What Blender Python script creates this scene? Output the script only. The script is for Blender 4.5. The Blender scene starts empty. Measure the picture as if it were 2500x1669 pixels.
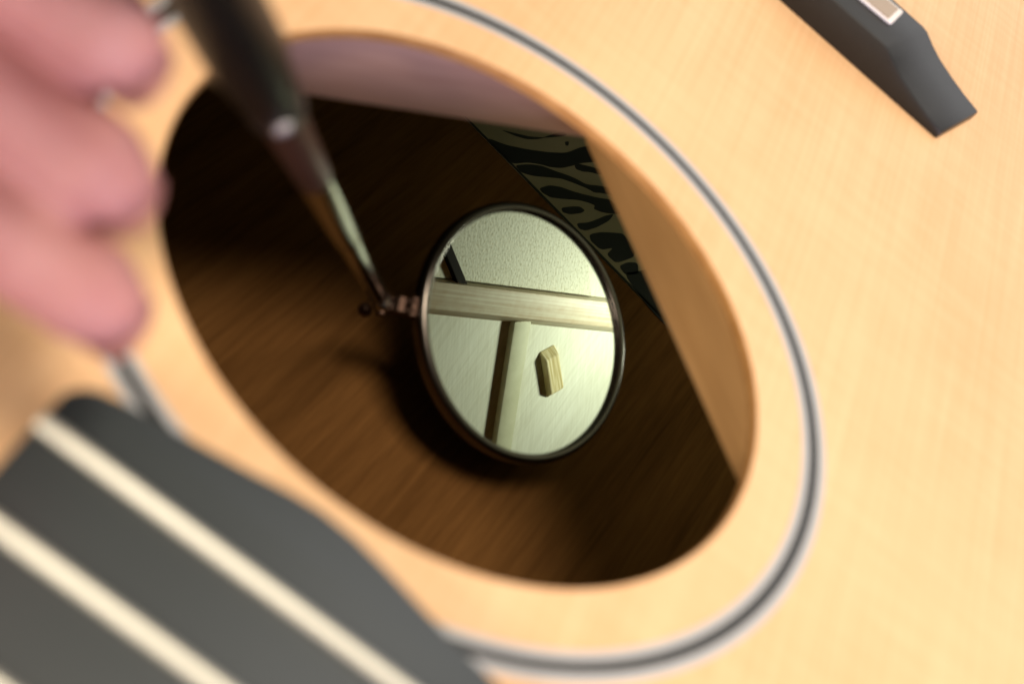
import bpy, bmesh, math, random
from mathutils import Vector, Matrix
random.seed(7)
S = 0.001                                   # everything below is written in millimetres
scene = bpy.context.scene
COL = scene.collection

# ------------------------------------------------------------------ camera
cam_d = bpy.data.cameras.new("camera"); cam = bpy.data.objects.new("camera", cam_d); COL.objects.link(cam)
R = ((0.79139622, 0.35081822, 0.50061821), (0.60483218, -0.56820806, -0.55795845), (0.08871331, 0.74435622, -0.66186386))
cx, cy, cz = Vector(R[0]), -Vector(R[1]), -Vector(R[2])
cam.matrix_world = Matrix(((cx.x, cy.x, cz.x, -12.029*S), (cx.y, cy.y, cz.y, -179.201*S), (cx.z, cy.z, cz.z, 153.413*S), (0, 0, 0, 1)))
cam_d.sensor_fit = 'HORIZONTAL'; cam_d.sensor_width = 36.0; cam_d.lens = 54.777
cam_d.clip_start = 0.005; cam_d.clip_end = 20
cam_d.dof.use_dof = True; cam_d.dof.focus_distance = 0.412; cam_d.dof.aperture_fstop = 11.4
scene.camera = cam

# ------------------------------------------------------------------ light
w = bpy.data.worlds.new("World"); scene.world = w; w.use_nodes = True
bg = w.node_tree.nodes["Background"]; bg.inputs[0].default_value = (1.0, 0.90, 0.76, 1); bg.inputs[1].default_value = 0.11
def area(name, loc, target, size, power, col, size_y=None):
    d = bpy.data.lights.new(name, 'AREA'); d.energy = power; d.color = col; d.size = size
    if size_y: d.shape = 'RECTANGLE'; d.size_y = size_y
    o = bpy.data.objects.new(name, d); COL.objects.link(o); o.location = Vector(loc)*S
    o.rotation_euler = (Vector(target)-Vector(loc)).to_track_quat('-Z', 'Y').to_euler(); return o
area("ceiling_lamp", (-50, -150, 1000), (0, 0, 0), 0.36, 12.0, (1.0, 0.88, 0.70))
area("window_light", (700, -720, 95), (-20, 45, -6), 0.16, 7.0, (0.78, 0.72, 1.0))
area("brace_fill", (-210, -960, 400), (20, 40, -5), 0.24, 7.5, (1.0, 0.87, 0.70))  # unseen source added low on the neck side to light the brace faces
area("fretboard_sheen_fill", (330, 690, 1000), (0, -60, 0), 0.60, 3.2, (1.0, 0.94, 0.86))  # unseen source added to put sheen on the fretboard
area("bridge_sheen_fill", (400, 1010, 360), (40, 120, 0), 0.75, 2.1, (0.97, 0.97, 1.0))  # no real source; added so the bridge top catches a sheen
area("work_light", (110, 160, -58), (84, 116, -3), 0.014, 0.056, (0.90, 1.0, 0.80)).data.spread = math.radians(125)
scene.view_settings.view_transform = 'Standard'; scene.view_settings.look = 'None'
scene.view_settings.exposure = 0.0; scene.view_settings.gamma = 1.0

# ------------------------------------------------------------------ helpers
def newmat(name):
    m = bpy.data.materials.new(name); m.use_nodes = True
    nt = m.node_tree; return m, nt, nt.nodes["Principled BSDF"]
def simple(name, col, rough=0.5, metal=0.0, spec=0.5, bump=0.0, bscale=900, var=0.0, coat=0.0):
    m, nt, b = newmat(name)
    b.inputs["Base Color"].default_value = (*col, 1); b.inputs["Roughness"].default_value = rough
    b.inputs["Metallic"].default_value = metal; b.inputs["Specular IOR Level"].default_value = spec
    b.inputs["Coat Weight"].default_value = coat
    tc = nt.nodes.new("ShaderNodeTexCoord")
    n = nt.nodes.new("ShaderNodeTexNoise"); n.inputs["Scale"].default_value = bscale; n.inputs["Detail"].default_value = 4
    nt.links.new(tc.outputs["Object"], n.inputs["Vector"])
    if bump:
        bp = nt.nodes.new("ShaderNodeBump"); bp.inputs["Strength"].default_value = bump; bp.inputs["Distance"].default_value = 0.0003
        nt.links.new(n.outputs["Fac"], bp.inputs["Height"]); nt.links.new(bp.outputs["Normal"], b.inputs["Normal"])
    if var:
        mx = nt.nodes.new("ShaderNodeMixRGB"); mx.blend_type = 'MULTIPLY'; mx.inputs[0].default_value = 1
        mx.inputs[1].default_value = (*col, 1)
        rp = nt.nodes.new("ShaderNodeMapRange"); rp.inputs[3].default_value = 1-var; rp.inputs[4].default_value = 1+var
        nt.links.new(n.outputs["Fac"], rp.inputs[0]); nt.links.new(rp.outputs[0], mx.inputs[2]); nt.links.new(mx.outputs[0], b.inputs["Base Color"])
    return m
def wood(name, dark, light, rough, layers, spec=0.4, rot=0.0, coat=0.0, bump=0.0, lo=0.3, hi=0.7):
    """layers: (scale_x, scale_y, scale_z, weight) stretched noises, summed and mapped from dark to light"""
    m, nt, b = newmat(name)
    tc = nt.nodes.new("ShaderNodeTexCoord"); acc = None
    for i, (sx, sy, sz, wt, *rz) in enumerate(layers):
        mp = nt.nodes.new("ShaderNodeMapping"); mp.inputs["Rotation"].default_value = (0, 0, rot+(rz[0] if rz else 0))
        mp2 = nt.nodes.new("ShaderNodeMapping"); mp2.inputs["Scale"].default_value = (sx, sy, sz); mp2.inputs["Location"].default_value = (i*3.1, i*1.7, i)
        n = nt.nodes.new("ShaderNodeTexNoise"); n.inputs["Scale"].default_value = 1; n.inputs["Detail"].default_value = 3
        nt.links.new(tc.outputs["Object"], mp.inputs[0]); nt.links.new(mp.outputs[0], mp2.inputs[0]); nt.links.new(mp2.outputs[0], n.inputs["Vector"])
        mu = nt.nodes.new("ShaderNodeMath"); mu.operation = 'MULTIPLY'; mu.inputs[1].default_value = wt
        nt.links.new(n.outputs["Fac"], mu.inputs[0])
        if acc is None: acc = mu
        else:
            ad = nt.nodes.new("ShaderNodeMath"); nt.links.new(acc.outputs[0], ad.inputs[0]); nt.links.new(mu.outputs[0], ad.inputs[1]); acc = ad
    rp = nt.nodes.new("ShaderNodeValToRGB"); rp.color_ramp.elements[0].position = lo; rp.color_ramp.elements[1].position = hi
    rp.color_ramp.elements[0].color = (*dark, 1); rp.color_ramp.elements[1].color = (*light, 1)
    nt.links.new(acc.outputs[0], rp.inputs[0]); nt.links.new(rp.outputs[0], b.inputs["Base Color"])
    b.inputs["Roughness"].default_value = rough; b.inputs["Specular IOR Level"].default_value = spec; b.inputs["Coat Weight"].default_value = coat
    b.inputs["Coat Roughness"].default_value = 0.15
    if bump:
        bp = nt.nodes.new("ShaderNodeBump"); bp.inputs["Strength"].default_value = bump; bp.inputs["Distance"].default_value = 0.0003
        nt.links.new(acc.outputs[0], bp.inputs["Height"]); nt.links.new(bp.outputs["Normal"], b.inputs["Normal"])
    return m
def obj(name, bm, mat, parent=None, smooth=False, bevel=0.0, seg=2):
    bmesh.ops.recalc_face_normals(bm, faces=bm.faces)
    if bevel:
        es = [e for e in bm.edges if len(e.link_faces) == 2 and e.calc_face_angle(0) > 0.6]
        bmesh.ops.bevel(bm, geom=es, offset=bevel, segments=seg, profile=0.5, affect='EDGES', clamp_overlap=True)
    for v in bm.verts: v.co *= S
    me = bpy.data.meshes.new(name); bm.to_mesh(me); bm.free()
    if smooth: me.shade_smooth() if smooth is True else me.set_sharp_from_angle(angle=smooth)
    o = bpy.data.objects.new(name, me); COL.objects.link(o)
    for m_ in (mat if isinstance(mat, (list, tuple)) else [mat]): me.materials.append(m_)
    if parent: o.parent = parent
    return o
def smooth_by(o, ang=0.7):
    o.data.shade_smooth(); o.data.set_sharp_from_angle(angle=ang)
def thing(name, label, cat):
    o = bpy.data.objects.new(name, None); COL.objects.link(o); o["label"] = label; o["category"] = cat
    o.empty_display_size = 0.02; return o
def prism(bm, pts, z0, z1):
    a = [bm.verts.new((x, y, z0)) for x, y in pts]; b = [bm.verts.new((x, y, z1)) for x, y in pts]
    bm.faces.new(a); bm.faces.new(b)
    for i in range(len(pts)):
        j = (i+1) % len(pts); bm.faces.new((a[i], a[j], b[j], b[i]))
def sweep(bm, prof, p0, p1, up=(0, 0, 1)):
    """extrude a profile [(side, height)] from p0 to p1; side axis = direction x up"""
    p0, p1, up = Vector(p0), Vector(p1), Vector(up); d = (p1-p0).normalized(); s = d.cross(up).normalized(); u = s.cross(d)
    a = [bm.verts.new(p0+s*x+u*y) for x, y in prof]; b = [bm.verts.new(p1+s*x+u*y) for x, y in prof]
    bm.faces.new(a); bm.faces.new(b)
    for i in range(len(prof)):
        j = (i+1) % len(prof); bm.faces.new((a[i], a[j], b[j], b[i]))
def lathe(bm, prof, origin, axis, n=64, closed=False):
    """revolve [(radius, height)] about axis through origin"""
    origin, ax = Vector(origin), Vector(axis).normalized()
    e1 = ax.orthogonal().normalized(); e2 = ax.cross(e1); rings = []
    for r, h in prof:
        if r < 1e-6: rings.append([bm.verts.new(origin+ax*h)]); continue
        rings.append([bm.verts.new(origin+ax*h+(e1*math.cos(t)+e2*math.sin(t))*r) for t in (2*math.pi*k/n for k in range(n))])
    pairs = list(zip(rings[:-1], rings[1:])) + ([(rings[-1], rings[0])] if closed else [])
    for A, B in pairs:
        for k in range(n):
            l = (k+1) % n
            if len(A) == 1: bm.faces.new((A[0], B[k], B[l]))
            elif len(B) == 1: bm.faces.new((A[k], A[l], B[0]))
            else: bm.faces.new((A[k], A[l], B[l], B[k]))
def annulus(bm, r0, r1, z0, z1, n=160):
    lathe(bm, [(r0, z0), (r0, z1), (r1, z1), (r1, z0)], (0, 0, 0), (0, 0, 1), n, closed=True)

# ------------------------------------------------------------------ materials
M_top = wood("varnished_spruce", (0.72, 0.432, 0.23), (0.85, 0.580, 0.35), 0.42,
             [(950, 14, 30, 0.36), (55, 340, 50, 0.21, 0.10), (26, 12, 30, 0.45)], spec=0.18, rot=-0.05, lo=0.40, hi=0.75)
M_raw = wood("raw_spruce", (0.60, 0.58, 0.46), (0.78, 0.77, 0.66), 0.75,
             [(1100, 40, 40, 0.38), (120, 1700, 50, 0.36, 0.9), (40, 25, 40, 0.30)], spec=0.25, rot=-0.3, lo=0.40, hi=0.72)
M_edge = wood("spruce_end_grain", (0.34, 0.155, 0.045), (0.46, 0.235, 0.08), 0.6, [(200, 200, 900, 1.0)], spec=0.3)
M_brace = wood("brace_spruce", (0.55, 0.30, 0.115), (0.71, 0.415, 0.175), 0.38, [(40, 40, 500, 0.7), (20, 20, 60, 0.3)], spec=0.5)
M_fing = wood("finger_brace_spruce", (0.46, 0.44, 0.29), (0.56, 0.54, 0.38), 0.6, [(300, 300, 60, 0.6), (40, 40, 40, 0.4)], spec=0.35)
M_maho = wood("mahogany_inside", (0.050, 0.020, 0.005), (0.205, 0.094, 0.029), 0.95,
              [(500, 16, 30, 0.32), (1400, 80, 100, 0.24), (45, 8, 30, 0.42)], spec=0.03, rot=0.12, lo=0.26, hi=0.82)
M_ebony = simple("ebony", (0.025, 0.031, 0.034), 0.44, spec=0.7, bump=0.10, bscale=1500, var=0.25)
M_bridge = simple("bridge_ebony", (0.012, 0.0115, 0.011), 0.40, spec=0.32, bump=0.15, bscale=1800, var=0.3)
M_fret = simple("nickel_fret", (0.53, 0.515, 0.455), 0.50, metal=1.0, bump=0.05)
M_pale = simple("pale_rosette_plastic", (0.44, 0.445, 0.47), 0.4, var=0.06)
M_black = simple("black_rosette_plastic", (0.010, 0.010, 0.010), 0.42, spec=0.5, var=0.1)
M_crown = simple("beige_bone", (0.36, 0.275, 0.21), 0.4, var=0.08, bscale=300)  # darker, beige bone for the saddle top
M_bone = simple("bone", (0.74, 0.70, 0.68), 0.25, spec=0.6, var=0.08, bscale=300)
M_neck = wood("neck_mahogany", (0.20, 0.08, 0.03), (0.34, 0.15, 0.06), 0.4, [(300, 20, 300, 0.7), (40, 20, 40, .3)])

# ------------------------------------------------------------------ the guitar
guitar = thing("guitar", "pale spruce acoustic guitar top with round soundhole, dark fretboard and black bridge", "guitar")
# body outline: half widths along the axis (neck end to tail end)
ctrl = [(-132, 0), (-131, 60), (-122, 105), (-95, 134), (-60, 143), (-20, 137), (20, 130), (60, 134), (110, 155), (170, 184), (230, 198), (290, 186), (335, 140), (355, 75), (360, 0)]
def catmull(P, n=7):
    out = []
    for i in range(len(P)-1):
        p0, p1, p2, p3 = P[max(i-1, 0)], P[i], P[i+1], P[min(i+2, len(P)-1)]
        for k in range(n):
            t = k/n; out.append(tuple(0.5*((2*p1[j])+(-p0[j]+p2[j])*t+(2*p0[j]-5*p1[j]+4*p2[j]-p3[j])*t*t+(-p0[j]+3*p1[j]-3*p2[j]+p3[j])*t**3) for j in (0, 1)))
    return out+[P[-1]]
half = catmull(ctrl)
outline = [(hw, y) for y, hw in half] + [(-hw, y) for y, hw in half[-2:0:-1]]
def outline_at(ang):                                    # ray from the hole centre to the outline
    d = Vector((math.cos(ang), math.sin(ang))); best = None
    for i in range(len(outline)):
        a, b = Vector(outline[i]), Vector(outline[(i+1) % len(outline)]); e = b-a
        den = d.x*e.y-d.y*e.x
        if abs(den) < 1e-9: continue
        t = (a.x*e.y-a.y*e.x)/den; u = (a.x*d.y-a.y*d.x)/den
        if t > 0 and -1e-6 <= u <= 1+1e-6: best = t if best is None else max(best, t)
    return d*best
HR, N = 51.0, 192
bm = bmesh.new(); rt, rb = [], []
fr = (0.0, 0.02, 0.12, 0.35, 0.65, 1.0)
for z in (0.0, -2.0):
    rings = []
    for f_ in fr:
        ring = []
        for k in range(N):
            a = 2*math.pi*k/N; o_ = outline_at(a); i_ = Vector((math.cos(a), math.sin(a)))*HR; q = i_.lerp(o_, f_)
            if z == 0.0 and f_ == 0.0: q = i_*1.006
            ring.append(bm.verts.new((q.x, q.y, z)))
        rings.append(ring)
    for A, B in zip(rings[:-1], rings[1:]):
        for k in range(N):
            l = (k+1) % N; fc = bm.faces.new((A[k], A[l], B[l], B[k])); fc.material_index = 0 if z == 0 else 1
    (rt if z == 0 else rb).extend(rings)
mid = [bm.verts.new((math.cos(2*math.pi*k/N)*HR, math.sin(2*math.pi*k/N)*HR, -0.4)) for k in range(N)]
for A, B in ((rt[0], mid), (mid, rb[0]), (rt[-1], rb[-1])):
    for k in range(N):
        l = (k+1) % N; fc = bm.faces.new((A[k], A[l], B[l], B[k])); fc.material_index = 2
top = obj("soundboard", bm, [M_top, M_raw, M_edge], guitar); smooth_by(top, 0.9)
for nm, r0, r1, m_, lb in (("rosette_ring", 60.2, 61.55, M_pale, "inner pale rosette ring"), ("rosette_ring", 61.55, 63.45, M_black, "black rosette ring"), ("rosette_ring", 63.45, 64.9, M_pale, "outer pale rosette ring")):
    bm = bmesh.new(); annulus(bm, r0, r1, -0.2, 0.06 if m_ is M_pale else 0.05); o = obj(nm, bm, m_, top); o["label"] = lb; smooth_by(o)
bm = bmesh.new()
for (z0, z1, k0) in ((-90, -2.001, 1.0),):
    A = [bm.verts.new((x, y, z0)) for x, y in outline]; B = [bm.verts.new((x, y, z1)) for x, y in outline]
    A2 = [bm.verts.new((x*0.985, (y-100)*0.985+100, z0)) for x, y in outline]; B2 = [bm.verts.new((x*0.985, (y-100)*0.985+100, z1)) for x, y in outline]
    n_ = len(outline)
    for P, Q in ((A, B), (B, B2), (B2, A2), (A2, A)):
        for i in range(n_): bm.faces.new((P[i], P[(i+1) % n_], Q[(i+1) % n_], Q[i]))
smooth_by(obj("side_panel", bm, M_maho, guitar), 0.9)
bm = bmesh.new(); prism(bm, outline, -93, -90.01); obj("back_panel", bm, M_maho, guitar)

# braces under the top; the two tall arms of the cross brace edge the hole on the bridge side
def brace(p0, p1, h, wd, mat, taper=0.0, side=1, rad=0.8):
    bm = bmesh.new(); prof = [(0, 0), (side*taper, -h), (side*(wd-taper), -h), (side*wd, 0)]
    sweep(bm, prof, (*p0, -2.02), (*p1, -2.02)); o = obj("brace", bm, mat, guitar, bevel=rad, seg=3); smooth_by(o, 0.5); return o
ax, ay = 1.8, 73.3
M_brace_cool = wood("cool_lit_brace_spruce", (0.45, 0.265, 0.205), (0.57, 0.36, 0.285), 0.38, [(40, 40, 500, 0.7), (20, 20, 60, 0.3)], spec=0.5)  # same spruce as the other arm, with cool pinkish light in its colour
b1 = brace((-96, -20.3), (ax+0.72*8, ay+0.69*8), 16.0, 8.0, M_brace_cool, side=-1); b1["label"] = "brace edging the hole above the mirror"
b2 = brace((ax+.05, ay-.05), (120, -41), 16.0, 8.0, M_brace, side=-1); b2["label"] = "brace edging the right side of the hole"
def um(u, m): return (u*0.725+m*0.688, u*0.688-m*0.725)
bm = bmesh.new()
p0, p1 = um(68, -26.4), um(235, -26.4)
sweep(bm, [(0.2, 0), (-2.3, -4.4), (-9.5, -4.4), (-9.8, 0)], (*p0, -3.02), (*p1, -3.02))
M_arm = wood("cross_brace_spruce", (0.54, 0.41, 0.26), (0.76, 0.70, 0.54), 0.5, [(26, 1500, 300, 0.62), (500, 500, 60, 0.2), (30, 30, 30, 0.25)], spec=0.45, rot=-0.755, lo=0.40, hi=0.70)
o = obj("brace", bm, M_arm, guitar, bevel=0.5, seg=2); o["label"] = "broad grained brace crossing the mirror image"; smooth_by(o, 0.5)
bm = bmesh.new()
sweep(bm, [(0, 0), (0, -2.4), (-6.0, -2.4), (-6.3, 0)], (65.9, 99.8, -3.02), (129.6, 49.7, -3.02))
o = obj("brace", bm, M_fing, guitar, bevel=0.5, seg=2); o["label"] = "thin brace running down the mirror image"; smooth_by(o, 0.5)
# crack cleat
cu, cv = Vector((0.956, -0.292)), Vector((0.296, 0.955)); c0 = Vector((81.8, 103.4))
bm = bmesh.new()
lo_ = [c0, c0+cu*15.2, c0+cu*15.2+cv*5.6, c0+cv*5.6]; hi_ = [c0+cu*2.4+cv*.3, c0+cu*13.2+cv*.3, c0+cu*13.2+cv*5.0, c0+cu*2.4+cv*5.0]
A = [bm.verts.new((*q, -3.02)) for q in lo_]; B = [bm.verts.new((*q, -5.4)) for q in hi_]
bm.faces.new(A); bm.faces.new(B)
for i in range(4): bm.faces.new((A[i], A[(i+1) % 4], B[(i+1) % 4], B[i]))
M_cleat = wood("striped_spruce", (0.47, 0.36, 0.15), (0.74, 0.66, 0.42), 0.6, [(60, 1900, 300, 0.8), (30, 30, 30, 0.2)], spec=0.3, rot=0.30, lo=0.40, hi=0.62)
o = obj("cleat", bm, M_cleat, guitar, bevel=0.4, seg=2); o["label"] = "small bevelled block glued to the underside"
# pebbled bridge plate
M_plate, nt, b = newmat("pebbled_plate")
tc = nt.nodes.new("ShaderNodeTexCoord"); v1 = nt.nodes.new("ShaderNodeTexVoronoi"); v1.inputs["Scale"].default_value = 1250; v1.feature = 'SMOOTH_F1'
mp = nt.nodes.new("ShaderNodeMapping"); mp.inputs["Rotation"].default_value = (0, 0, 0.6); mp2 = nt.nodes.new("ShaderNodeMapping"); mp2.inputs["Scale"].default_value = (0.8, 1.2, 1)
n1 = nt.nodes.new("ShaderNodeTexNoise"); n1.inputs["Scale"].default_value = 1500; n1.inputs["Detail"].default_value = 3
nt.links.new(tc.outputs["Object"], mp.inputs[0]); nt.links.new(mp.outputs[0], mp2.inputs[0]); nt.links.new(mp2.outputs[0], v1.inputs["Vector"]); nt.links.new(mp2.outputs[0], n1.inputs["Vector"])
ad = nt.nodes.new("ShaderNodeMath"); nt.links.new(v1.outputs["Distance"], ad.inputs[0]); nt.links.new(n1.outputs["Fac"], ad.inputs[1])
bp = nt.nodes.new("ShaderNodeBump"); bp.inputs["Strength"].default_value = 0.16; bp.inputs["Distance"].default_value = 0.0005; bp.invert = True
nt.links.new(v1.outputs["Distance"], bp.inputs["Height"]); nt.links.new(bp.outputs["Normal"], b.inputs["Normal"])
rp = nt.nodes.new("ShaderNodeValToRGB"); rp.color_ramp.elements[0].position = 0.34; rp.color_ramp.elements[1].position = 0.48
rp.color_ramp.elements[1].color = (0.60, 0.57, 0.43, 1); rp.color_ramp.elements[0].color = (0.43, 0.39, 0.25, 1)
nt.links.new(n1.outputs["Fac"], rp.inputs[0]); nt.links.new(rp.outputs[0], b.inputs["Base Color"]); b.inputs["Roughness"].default_value = 0.6
q0, q1 = Vector(um(84.5, -36.4)), Vector(um(143.2, -36.4)); nrm = Vector((-0.688, 0.725))
e1 = Vector((-0.936, 0.352))
bm = bmesh.new(); prism(bm, [tuple(q0), tuple(q1), tuple(q1+e1*75), tuple(q0+nrm*20+Vector((-1, 40))), tuple(q0+nrm*3+Vector((-2.5, 1.0)))], -4.6, -3.02)
o = obj("bridge_plate", bm, M_plate, guitar, bevel=0.25, seg=2); o["label"] = "pebbled pale plate in the upper part of the mirror image"
M_dark = simple("strip_shade", (0.014, 0.010, 0.006), 0.85, spec=0.2)  # near-black colour stands in for a brace side in shade
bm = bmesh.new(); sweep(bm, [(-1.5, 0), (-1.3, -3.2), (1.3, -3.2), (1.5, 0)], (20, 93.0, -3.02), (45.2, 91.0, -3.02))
obj("shade_strip", bm, M_dark, guitar, bevel=0.3)["label"] = "short dark strip of painted shade at the left of the mirror image"

# fretboard and neck
end = [(-33.4, -65.3+-1.8), (-32.4, -65.2), (-30.6, -63.9), (-27, -62.9), (-20, -61.8), (-11.6, -60.3), (-6, -59.1), (-1, -58.5), (4, -58.8), (9, -59.7), (14, -60.9), (20, -62.3), (26, -63.4), (30.5, -64.3), (32.4, -65.4), (33.4, -67.1)]
bm = bmesh.new(); prism(bm, [(-31, -250)]+end+[(31, -250)], 0.05, 6.0)
fb = obj("fretboard", bm, M_ebony, guitar, bevel=0.5, seg=2); smooth_by(fb, 0.6); fb["label"] = "dark ebony fretboard end with bright frets"
prof = [(math.cos(t)*1.2, math.sin(t)*1.15) for t in [math.pi*i/10 for i in range(11)]]
yy = -72.7; gap = 14.0
for i in range(9):
    hw = 33.2-0.4*0-(-67-yy)*0.0125
    bm = bmesh.new(); sweep(bm, prof, (-hw, yy, 6.02), (hw, yy, 6.02)); o = obj("fret", bm, M_fret, fb); smooth_by(o, 0.6)
    yy -= gap; gap *= 1.055
bm = bmesh.new(); sweep(bm, [(-28, 0), (-24, -14), (-10, -22), (10, -22), (24, -14), (28, 0)], (0, -250, 0.0), (0, -133, 0.0)); smooth_by(obj("neck", bm, M_neck, guitar), 0.9)

for o in guitar.children:
    if o.name.startswith(("cleat", "bridge_plate", "shade_strip", "brace.002", "brace.003")): o.location = Vector((0.87, 0.48, 1.0))*S
# bridge: sheared bar with scooped wings, saddle inlaid
u_ = Vector((-0.9944, 0.1054)); v_ = Vector((0.345, 0.9386)); o0 = Vector((64.1, 130.0))
prof = [(0, 2.1), (5.2, 3.0), (9.6, 4.0), (14.4, 5.3), (18.0, 6.7), (20.9, 8.15), (22.5, 8.45), (60, 8.6)]
full = prof+[(132-60+60-s, z) for s, z in [(60, 8.6)]][:0]
LEN = 150.0
full = prof+[(LEN-s, z) for s, z in prof[::-1]]
bm = bmesh.new(); D = 21.0; cols = []
for t in (0, 1):
    cols.append(([bm.verts.new((*(o0+u_*s+v_*D*t), 0.02)) for s, z in full], [bm.verts.new((*(o0+u_*s+v_*D*t), z)) for s, z in full]))
(F0, F1), (B0, B1) = cols
for i in range(len(full)-1):
    bm.faces.new((F0[i], F0[i+1], F1[i+1], F1[i])); bm.faces.new((B0[i], B0[i+1], B1[i+1], B1[i])); bm.faces.new((F1[i], F1[i+1], B1[i+1], B1[i])); bm.faces.new((F0[i], F0[i+1], B0[i+1], B0[i]))
bm.faces.new((F0[0], F1[0], B1[0], B0[0])); bm.faces.new((F0[-1], F1[-1], B1[-1], B0[-1]))
bridge = obj("bridge", bm, M_bridge, guitar, bevel=0.45, seg=2); smooth_by(bridge, 0.45); bridge["label"] = "black ebony bridge with scooped wing"
bm = bmesh.new(); a0 = Vector((41.6, 141.0)); sd = Vector((-0.9985, 0.02)); sv = Vector((0.18, 0.98))
prism(bm, [tuple(a0), tuple(a0+sd*76), tuple(a0+sd*76+sv*8.6), tuple(a0+sv*8.6)], 8.3, 9.5)
bm.normal_update(); saddle = obj("saddle", bm, M_bone, bridge, bevel=0.6, seg=3); saddle["label"] = "pale bone saddle"; smooth_by(saddle, 0.9)
bm = bmesh.new(); a1 = a0+sd*1.3+sv*0.25
prism(bm, [tuple(a1), tuple(a1+sd*74), tuple(a1+sd*74+sv*7.2), tuple(a1+sv*7.2)], 9.3, 9.58); obj("saddle_crown", bm, M_crown, bridge)

# ------------------------------------------------------------------ zebra sheet on the inside of the back
M_cream = simple("cream_print", (0.215, 0.185, 0.11), 0.8, var=0.12, bscale=120); M_ink_shade = simple("black_print_and_shade", (0.012, 0.014, 0.012), 0.6)
zs = thing("printed_sheet", "cream and black zebra striped sheet lying inside the guitar behind the mirror", "sheet")
ne = Vector((0.975, -0.222)); nv = Vector((0.222, 0.975)); z0_ = Vector((-32.9, 155.7))
bm = bmesh.new(); prism(bm, [tuple(z0_), tuple(z0_+ne*91), tuple(z0_+ne*91+nv*62), tuple(z0_+nv*62)], -90.0, -89.7); obj("paper", bm, M_cream, zs)
ZP = [[(-12.1,152.8),(-7.2,155.3),(-2.4,159.3),(2.2,163.8),(5.8,168.1),(8.2,174.5),(12.2,180.7),(16.5,177.9),(13.5,173.4),(10.2,168.5),(8.8,165.3),(7.1,162.0),(4.6,159.3),(2.2,157.7),(-0.6,155.1),(-3.2,151.1),(-4.9,150.9),(-8.7,151.7)],
 [(10.0,166.6),(10.4,168.0),(12.4,169.5),(16.0,172.2),(17.4,170.8),(14.1,168.3),(12.7,166.7),(10.9,165.7)],
 [(-2.1,150.7),(0.5,154.5),(3.3,157.3),(6.6,158.9),(9.4,160.6),(12.0,161.8),(14.9,162.5),(17.7,165.4),(22.2,169.4),(24.1,167.5),(19.4,163.9),(17.7,161.9),(15.7,161.5),(12.7,160.1),(9.1,158.2),(6.0,155.0),(3.0,151.9),(0.3,150.0)],
 [(6.3,149.1),(7.9,152.6),(10.4,154.9),(13.3,156.4),(16.1,158.3),(19.5,160.8),(22.6,163.7),(26.9,161.8),(23.8,158.4),(21.9,156.9),(20.1,156.1),(19.9,157.6),(18.4,157.0),(15.6,155.0),(12.6,151.7),(9.8,149.0),(7.5,148.5)],
 [(13.3,147.9),(15.1,150.7),(16.9,152.9),(18.5,153.0),(18.1,151.2),(15.9,147.9),(14.2,146.9)],
 [(18.9,146.9),(21.2,149.9),(22.8,153.5),(23.9,156.4),(25.6,159.4),(25.4,155.8),(23.6,150.5),(21.9,147.0),(20.3,145.8)],
 [(23.5,146.3),(25.6,149.8),(28.1,152.5),(30.7,155.1),(36.2,151.3),(32.7,143.7),(29.5,144.2),(30.2,148.0),(27.8,144.2),(24.6,144.5)],
 [(34.2,143.3),(35.6,146.7),(37.8,148.9),(39.3,145.6),(36.6,142.1)],
 [(-11.1,159.1),(-8.1,161.4),(-4.5,164.2),(-0.6,168.7),(3.2,175.0),(1.3,175.0),(-2.0,166.1),(-4.7,162.6),(-7.4,160.8)],
 [(4.1,172.3),(4.9,173.6),(5.4,172.0),(4.8,171.3)],
 [(37.0,142.4),(39.7,146.1),(43.1,152.3),(52.5,166.5),(67.7,161.8),(58.2,135.2),(46.9,137.7)], [(-23.4,156.1),(-15.8,161.8),(-8.2,173.2),(-13.0,174.1),(-19.6,165.6),(-26.2,158.0)]]  # first outline: black patch standing in for shade at the right end
def chaikin(P):
    out = []
    for i in range(len(P)):
        a, b_ = Vector(P[i]), Vector(P[(i+1) % len(P)]); out += [a.lerp(b_, .17), a.lerp(b_, .83)]
    return out
for P in ZP:
    cen = sum((Vector(q) for q in P), Vector((0, 0)))/len(P); P = [cen+(Vector(q)-cen)*1.09 for q in P] if len(P) < 30 else P
    Q = chaikin(chaikin(P)); bm = bmesh.new(); prism(bm, [tuple(q) for q in Q], -89.75, -89.62); obj("stripe_or_shade", bm, M_ink_shade, zs)
bm = bmesh.new(); q = z0_+nv*0.9; prism(bm, [tuple(z0_+nv*.0+ne*.2), tuple(z0_+ne*90.8), tuple(z0_+ne*90.8+nv*.7), tuple(z0_+nv*.7+ne*.2)], -89.75, -89.62); obj("border_line", bm, M_ink_shade, zs)

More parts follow.
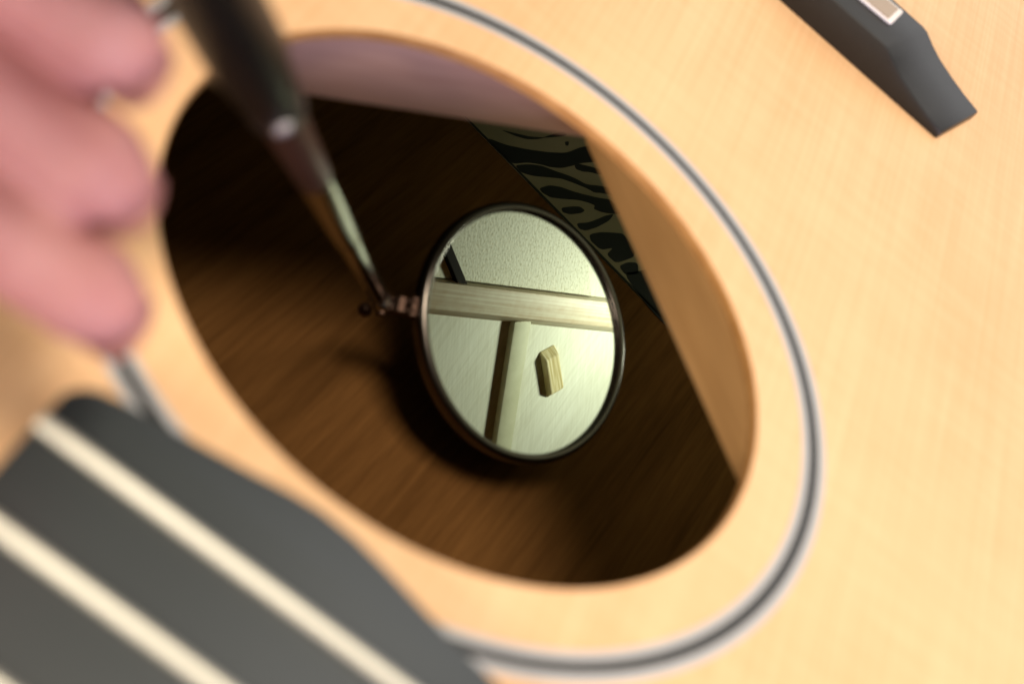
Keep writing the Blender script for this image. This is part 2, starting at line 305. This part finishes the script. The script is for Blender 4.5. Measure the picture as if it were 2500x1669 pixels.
# ------------------------------------------------------------------ inspection mirror
mirror = thing("inspection_mirror", "round inspection mirror on a black and steel handle, lowered into the soundhole", "mirror")
MC = Vector((18.816, 72.646, -65.802)); MN = Vector((0.34533, -0.27151, 0.89835)).normalized()
M_rim = simple("gunmetal_rim", (0.115, 0.10, 0.088), 0.27, metal=1.0, bump=0.03)
M_glass = simple("mirror_glass", (0.93, 0.95, 0.92), 0.0, metal=1.0)
bm = bmesh.new()
pr = [(26.3, -2.2), (26.3, 0.5), (26.5, 0.95), (27.0, 1.25), (27.6, 1.2), (28.15, 0.85), (28.5, 0.2), (28.5, -1.8), (28.1, -2.5), (27.0, -2.9), (20, -3.2), (0, -3.3)]
lathe(bm, pr, MC, MN, 128); smooth_by(obj("rim", bm, M_rim, mirror), 0.9)
bm = bmesh.new(); lathe(bm, [(0, 0.0), (26.29, 0.0), (26.29, -1.5), (0, -1.5)], MC, MN, 128); obj("glass", bm, M_glass, mirror)["label"] = "round mirror glass reflecting the braces under the top"
J = Vector((-9.3, 54.1, -67.3)); K = Vector((-45.0, -42.8, 45.6)); ax_ = (K-J); Lh = ax_.length; ax_.normalize()
M_chrome = simple("polished_steel", (0.42, 0.41, 0.40), 0.13, metal=1.0)
M_grip = simple("black_rubber", (0.006, 0.006, 0.006), 0.36, spec=0.17, bump=0.08, bscale=700)
M_dkrod = simple("dark_lacquered_steel", (0.052, 0.024, 0.016), 0.38, spec=0.22)
M_ring = simple("black_collar", (0.012, 0.012, 0.012), 0.4)
M_glint = simple("steel_glint", (0.44, 0.42, 0.40), 0.45, metal=0.4)
M_copper = simple("coppery_brass", (0.07, 0.042, 0.032), 0.45, metal=1.0)
s_ = lambda t: t*Lh
bm = bmesh.new(); lathe(bm, [(0, s_(.035)), (1.5, s_(.035)), (1.95, s_(.05)), (2.15, s_(.36)), (0, s_(.362))], J, ax_, 40); smooth_by(obj("rod_section", bm, M_chrome, mirror), 0.6)
bm = bmesh.new(); lathe(bm, [(0, s_(.345)), (2.45, s_(.345)), (2.6, s_(.352)), (2.78, s_(.585)), (0, s_(.586))], J, ax_, 40); smooth_by(obj("rod_section", bm, M_chrome, mirror), 0.6)
bm = bmesh.new(); lathe(bm, [(0, s_(.578)), (2.86, s_(.578)), (2.88, s_(.584)), (3.35, s_(.78)), (0, s_(.785))], J, ax_, 40); o = obj("rod_section", bm, M_dkrod, mirror); smooth_by(o, 0.6); o["label"] = "dark lacquered upper rod section"
bm = bmesh.new(); lathe(bm, [(0, s_(.765)), (3.7, s_(.765)), (4.0, s_(.772)), (4.1, s_(.815)), (4.0, s_(.82)), (0, s_(.825))], J, ax_, 40); smooth_by(obj("collar", bm, M_ring, mirror), 0.6)
bm = bmesh.new(); lathe(bm, [(0, s_(.812)), (4.1, s_(.813)), (4.3, s_(.822)), (4.6, s_(.87)), (5.2, s_(.90)), (5.1, s_(1.0)), (5.2, s_(1.3)), (5.4, s_(1.62)), (4.4, s_(1.66)), (0, s_(1.665))], J, ax_, 48); smooth_by(obj("grip", bm, M_grip, mirror), 0.6)
nL = Vector((0.81, -0.53, -0.17)); nL = (nL-ax_*nL.dot(ax_)).normalized()
bm = bmesh.new(); lathe(bm, [(0, 2.5), (1.35, 2.5), (1.35, 4.35), (1.1, 4.7), (0, 4.8)], J+ax_*s_(.793), nL, 24); smooth_by(obj("collar_glint", bm, M_glint, mirror), 0.9)  # pale stud added to stand in for the highlight on the collar
def ball(c, r, mat, name):
    bm = bmesh.new(); bmesh.ops.create_icosphere(bm, subdivisions=3, radius=r, matrix=Matrix.Translation(c)); o = obj(name, bm, mat, mirror); smooth_by(o, 3); return o
rimp = MC+((Vector((-4.0, 56.0, -66.0))-MC)-MN*((Vector((-4.0, 56.0, -66.0))-MC).dot(MN))).normalized()*28.0 - MN*0.9
ball(J, 2.2, M_chrome, "joint_ball")
dj = (J-rimp).normalized(); ball(J-Vector((2.2, 2.0, 2.5)), 1.5, M_copper, "joint_ball")
bm = bmesh.new()
sidev = dj.cross(MN).normalized()
for sg in (-1, 1):
    sweep(bm, [(-0.5, -1.5), (0.5, -1.5), (0.5, 1.5), (-0.5, 1.5)], J+sidev*sg*1.05+dj*1.0, rimp+sidev*sg*1.05, MN)
lathe(bm, [(0, -1.7), (1.9, -1.7), (1.9, 1.7), (0, 1.7)], J.lerp(rimp, 0.5), sidev, 20)
lathe(bm, [(0, -2.1), (1.5, -2.1), (1.5, 2.1), (0, 2.1)], J.lerp(rimp, 0.88), sidev, 20)
obj("joint_fork", bm, M_copper, mirror, bevel=0.15)
bm = bmesh.new(); lathe(bm, [(0, -2.4), (1.2, -2.4), (1.2, 2.4), (0, 2.4)], J, sidev, 20); smooth_by(obj("joint_pin", bm, M_copper, mirror), 0.6)

# ------------------------------------------------------------------ hand
M_skin, nt, b = newmat("skin")
tc = nt.nodes.new("ShaderNodeTexCoord"); n1 = nt.nodes.new("ShaderNodeTexNoise"); n1.inputs["Scale"].default_value = 90; n1.inputs["Detail"].default_value = 4
nt.links.new(tc.outputs["Object"], n1.inputs["Vector"])
rp = nt.nodes.new("ShaderNodeValToRGB"); rp.color_ramp.elements[0].color = (0.40, 0.165, 0.16, 1); rp.color_ramp.elements[1].color = (0.53, 0.265, 0.25, 1)
rp.color_ramp.elements[0].position = 0.3; rp.color_ramp.elements[1].position = 0.7
nt.links.new(n1.outputs["Fac"], rp.inputs[0]); nt.links.new(rp.outputs[0], b.inputs["Base Color"])
b.inputs["Roughness"].default_value = 0.62; b.inputs["Specular IOR Level"].default_value = 0.35; b.inputs["Subsurface Weight"].default_value = 0.12; b.inputs["Subsurface Radius"].default_value = (1.0, 0.3, 0.2); b.inputs["Subsurface Scale"].default_value = 0.003
M_nail = simple("fingernail", (0.46, 0.23, 0.21), 0.35, spec=0.5)
def toW(q): return Vector((-12.029, -179.201, 153.413))+Vector(R[0])*q[0]+Vector(R[1])*q[1]+Vector(R[2])*q[2]
# joints in mm, camera-free world coordinates
fingers = {   # tip pad, last joint, middle joint, knuckle
 'middle': [(-52.4, -50.7, 39.0, 6.3), (-75.6, -52.4, 39.8, 6.3), (-96.8, -66.6, 45.1, 7.0), (-124.9, -78.7, 70.0, 8.6)],
 'ring':   [(-45.4, -56.4, 27.5, 6.4), (-68.2, -57.7, 28.7, 6.1), (-88.9, -72.3, 33.7, 6.8), (-116.9, -84.4, 58.6, 8.4)],
 'little': [(-38.2, -62.5, 17.0, 6.4), (-61.0, -64.5, 17.5, 7.0), (-82.4, -78.2, 23.4, 6.7), (-110.5, -90.3, 48.3, 8.0)],
 'index':  [(-63.0, -62.6, 84.0, 6.4), (-84.0, -66.0, 88.0, 6.9), (-106.0, -72.0, 90.0, 7.8), (-127.0, -72.0, 88.0, 9.2)]}
balls = []; CP = Vector((-12.029, -179.201, 153.413)); HK = 0.93     # hand size and reach
def chain(P, step=1.3):
    for (a, b_) in zip(P[:-1], P[1:]):
        A, B = Vector(a[:3]), Vector(b_[:3]); n = max(2, int((B-A).length/step))
        for k in range(n+1): balls.append((CP+(A.lerp(B, k/n)-CP)*HK, (a[3]+(b_[3]-a[3])*k/n)*HK))
for nm, P in fingers.items():
    d = (Vector(P[0][:3])-Vector(P[1][:3])).normalized(); tip = Vector(P[0][:3])+d*2.6
    chain([(*tip, P[0][3]-1.2)]+P)
wrist = Vector((-142, -128, 92))
thumb = [(-44, -63, 82, 7.2), (-52, -88, 92, 8.6), (-86, -118, 96, 10.0), (-122, -122, 92, 13.0)]
chain(thumb)
for nm, P in fingers.items():
    a = P[-1]; chain([a, (*(Vector(a[:3]).lerp(wrist, .5)), 11.5), (*wrist, 15)], 2.5)
chain([(*wrist, 17), (-185, -205, 120, 23), (-235, -300, 150, 29)], 3)
bm = bmesh.new()
for c, r in balls: bmesh.ops.create_icosphere(bm, subdivisions=2, radius=r*S, matrix=Matrix.Translation(c*S))
me = bpy.data.meshes.new("tmp"); bm.to_mesh(me); bm.free()
tmp = bpy.data.objects.new("tmp", me); COL.objects.link(tmp)
rm = tmp.modifiers.new("r", 'REMESH'); rm.mode = 'VOXEL'; rm.voxel_size = 0.0006
sm = tmp.modifiers.new("s", 'SMOOTH'); sm.iterations = 4; sm.factor = 0.5
dg = bpy.context.evaluated_depsgraph_get(); hm = bpy.data.meshes.new_from_object(tmp.evaluated_get(dg))
bpy.data.objects.remove(tmp); hm.name = "person"; hm.materials.clear(); hm.materials.append(M_skin); hm.shade_smooth()
person = bpy.data.objects.new("person", hm); COL.objects.link(person)
person["label"] = "blurred hand with pink curled fingers holding the mirror handle beside the soundhole"; person["category"] = "person"
for nm, P in fingers.items():
    A, B = CP+(Vector(P[0][:3])-CP)*HK, CP+(Vector(P[1][:3])-CP)*HK; d = (A-B).normalized()
    pal = (Vector(P[3][:3])-Vector(P[2][:3])).normalized(); dor = -(pal-d*pal.dot(d)).normalized()
    if nm == 'index': dor = Vector((0, 0.7, 0.7)); dor = (dor-d*dor.dot(d)).normalized()
    sd_ = d.cross(dor); r = P[0][3]*HK; bm = bmesh.new(); g = []
    for i in range(9):
        t = -5.5+i*(13.5/8); row = []
        for k in range(7):
            a = (k-3)/3*0.85; wv = r*0.95*math.sin(a)*(1 if i > 0 else .8); hv = (r-0.15)*math.cos(a)*(1-0.012*max(0, t)**1.6)
            row.append((bm.verts.new(A+d*(t-0.5*(abs(k-3)/3)**2*(1 if i == 8 else 0)*3)+sd_*wv+dor*(hv+0.25)), bm.verts.new(A+d*(t-.5*(abs(k-3)/3)**2*(1 if i == 8 else 0)*3)+sd_*wv*0.97+dor*(hv-0.35))))
        g.append(row)
    for i in range(8):
        for k in range(6):
            for s2 in (0, 1): bm.faces.new((g[i][k][s2], g[i][k+1][s2], g[i+1][k+1][s2], g[i+1][k][s2]))
    for i in range(8):
        for k in (0, 6): bm.faces.new((g[i][k][0], g[i+1][k][0], g[i+1][k][1], g[i][k][1]))
    for k in range(6):
        for i in (0, 8): bm.faces.new((g[i][k][0], g[i][k+1][0], g[i][k+1][1], g[i][k][1]))
    smooth_by(obj("fingernail", bm, M_nail, person), 0.9)
scene.cycles.max_bounces = 12; scene.cycles.glossy_bounces = 8; scene.cycles.diffuse_bounces = 6
scene.cycles.caustics_reflective = False
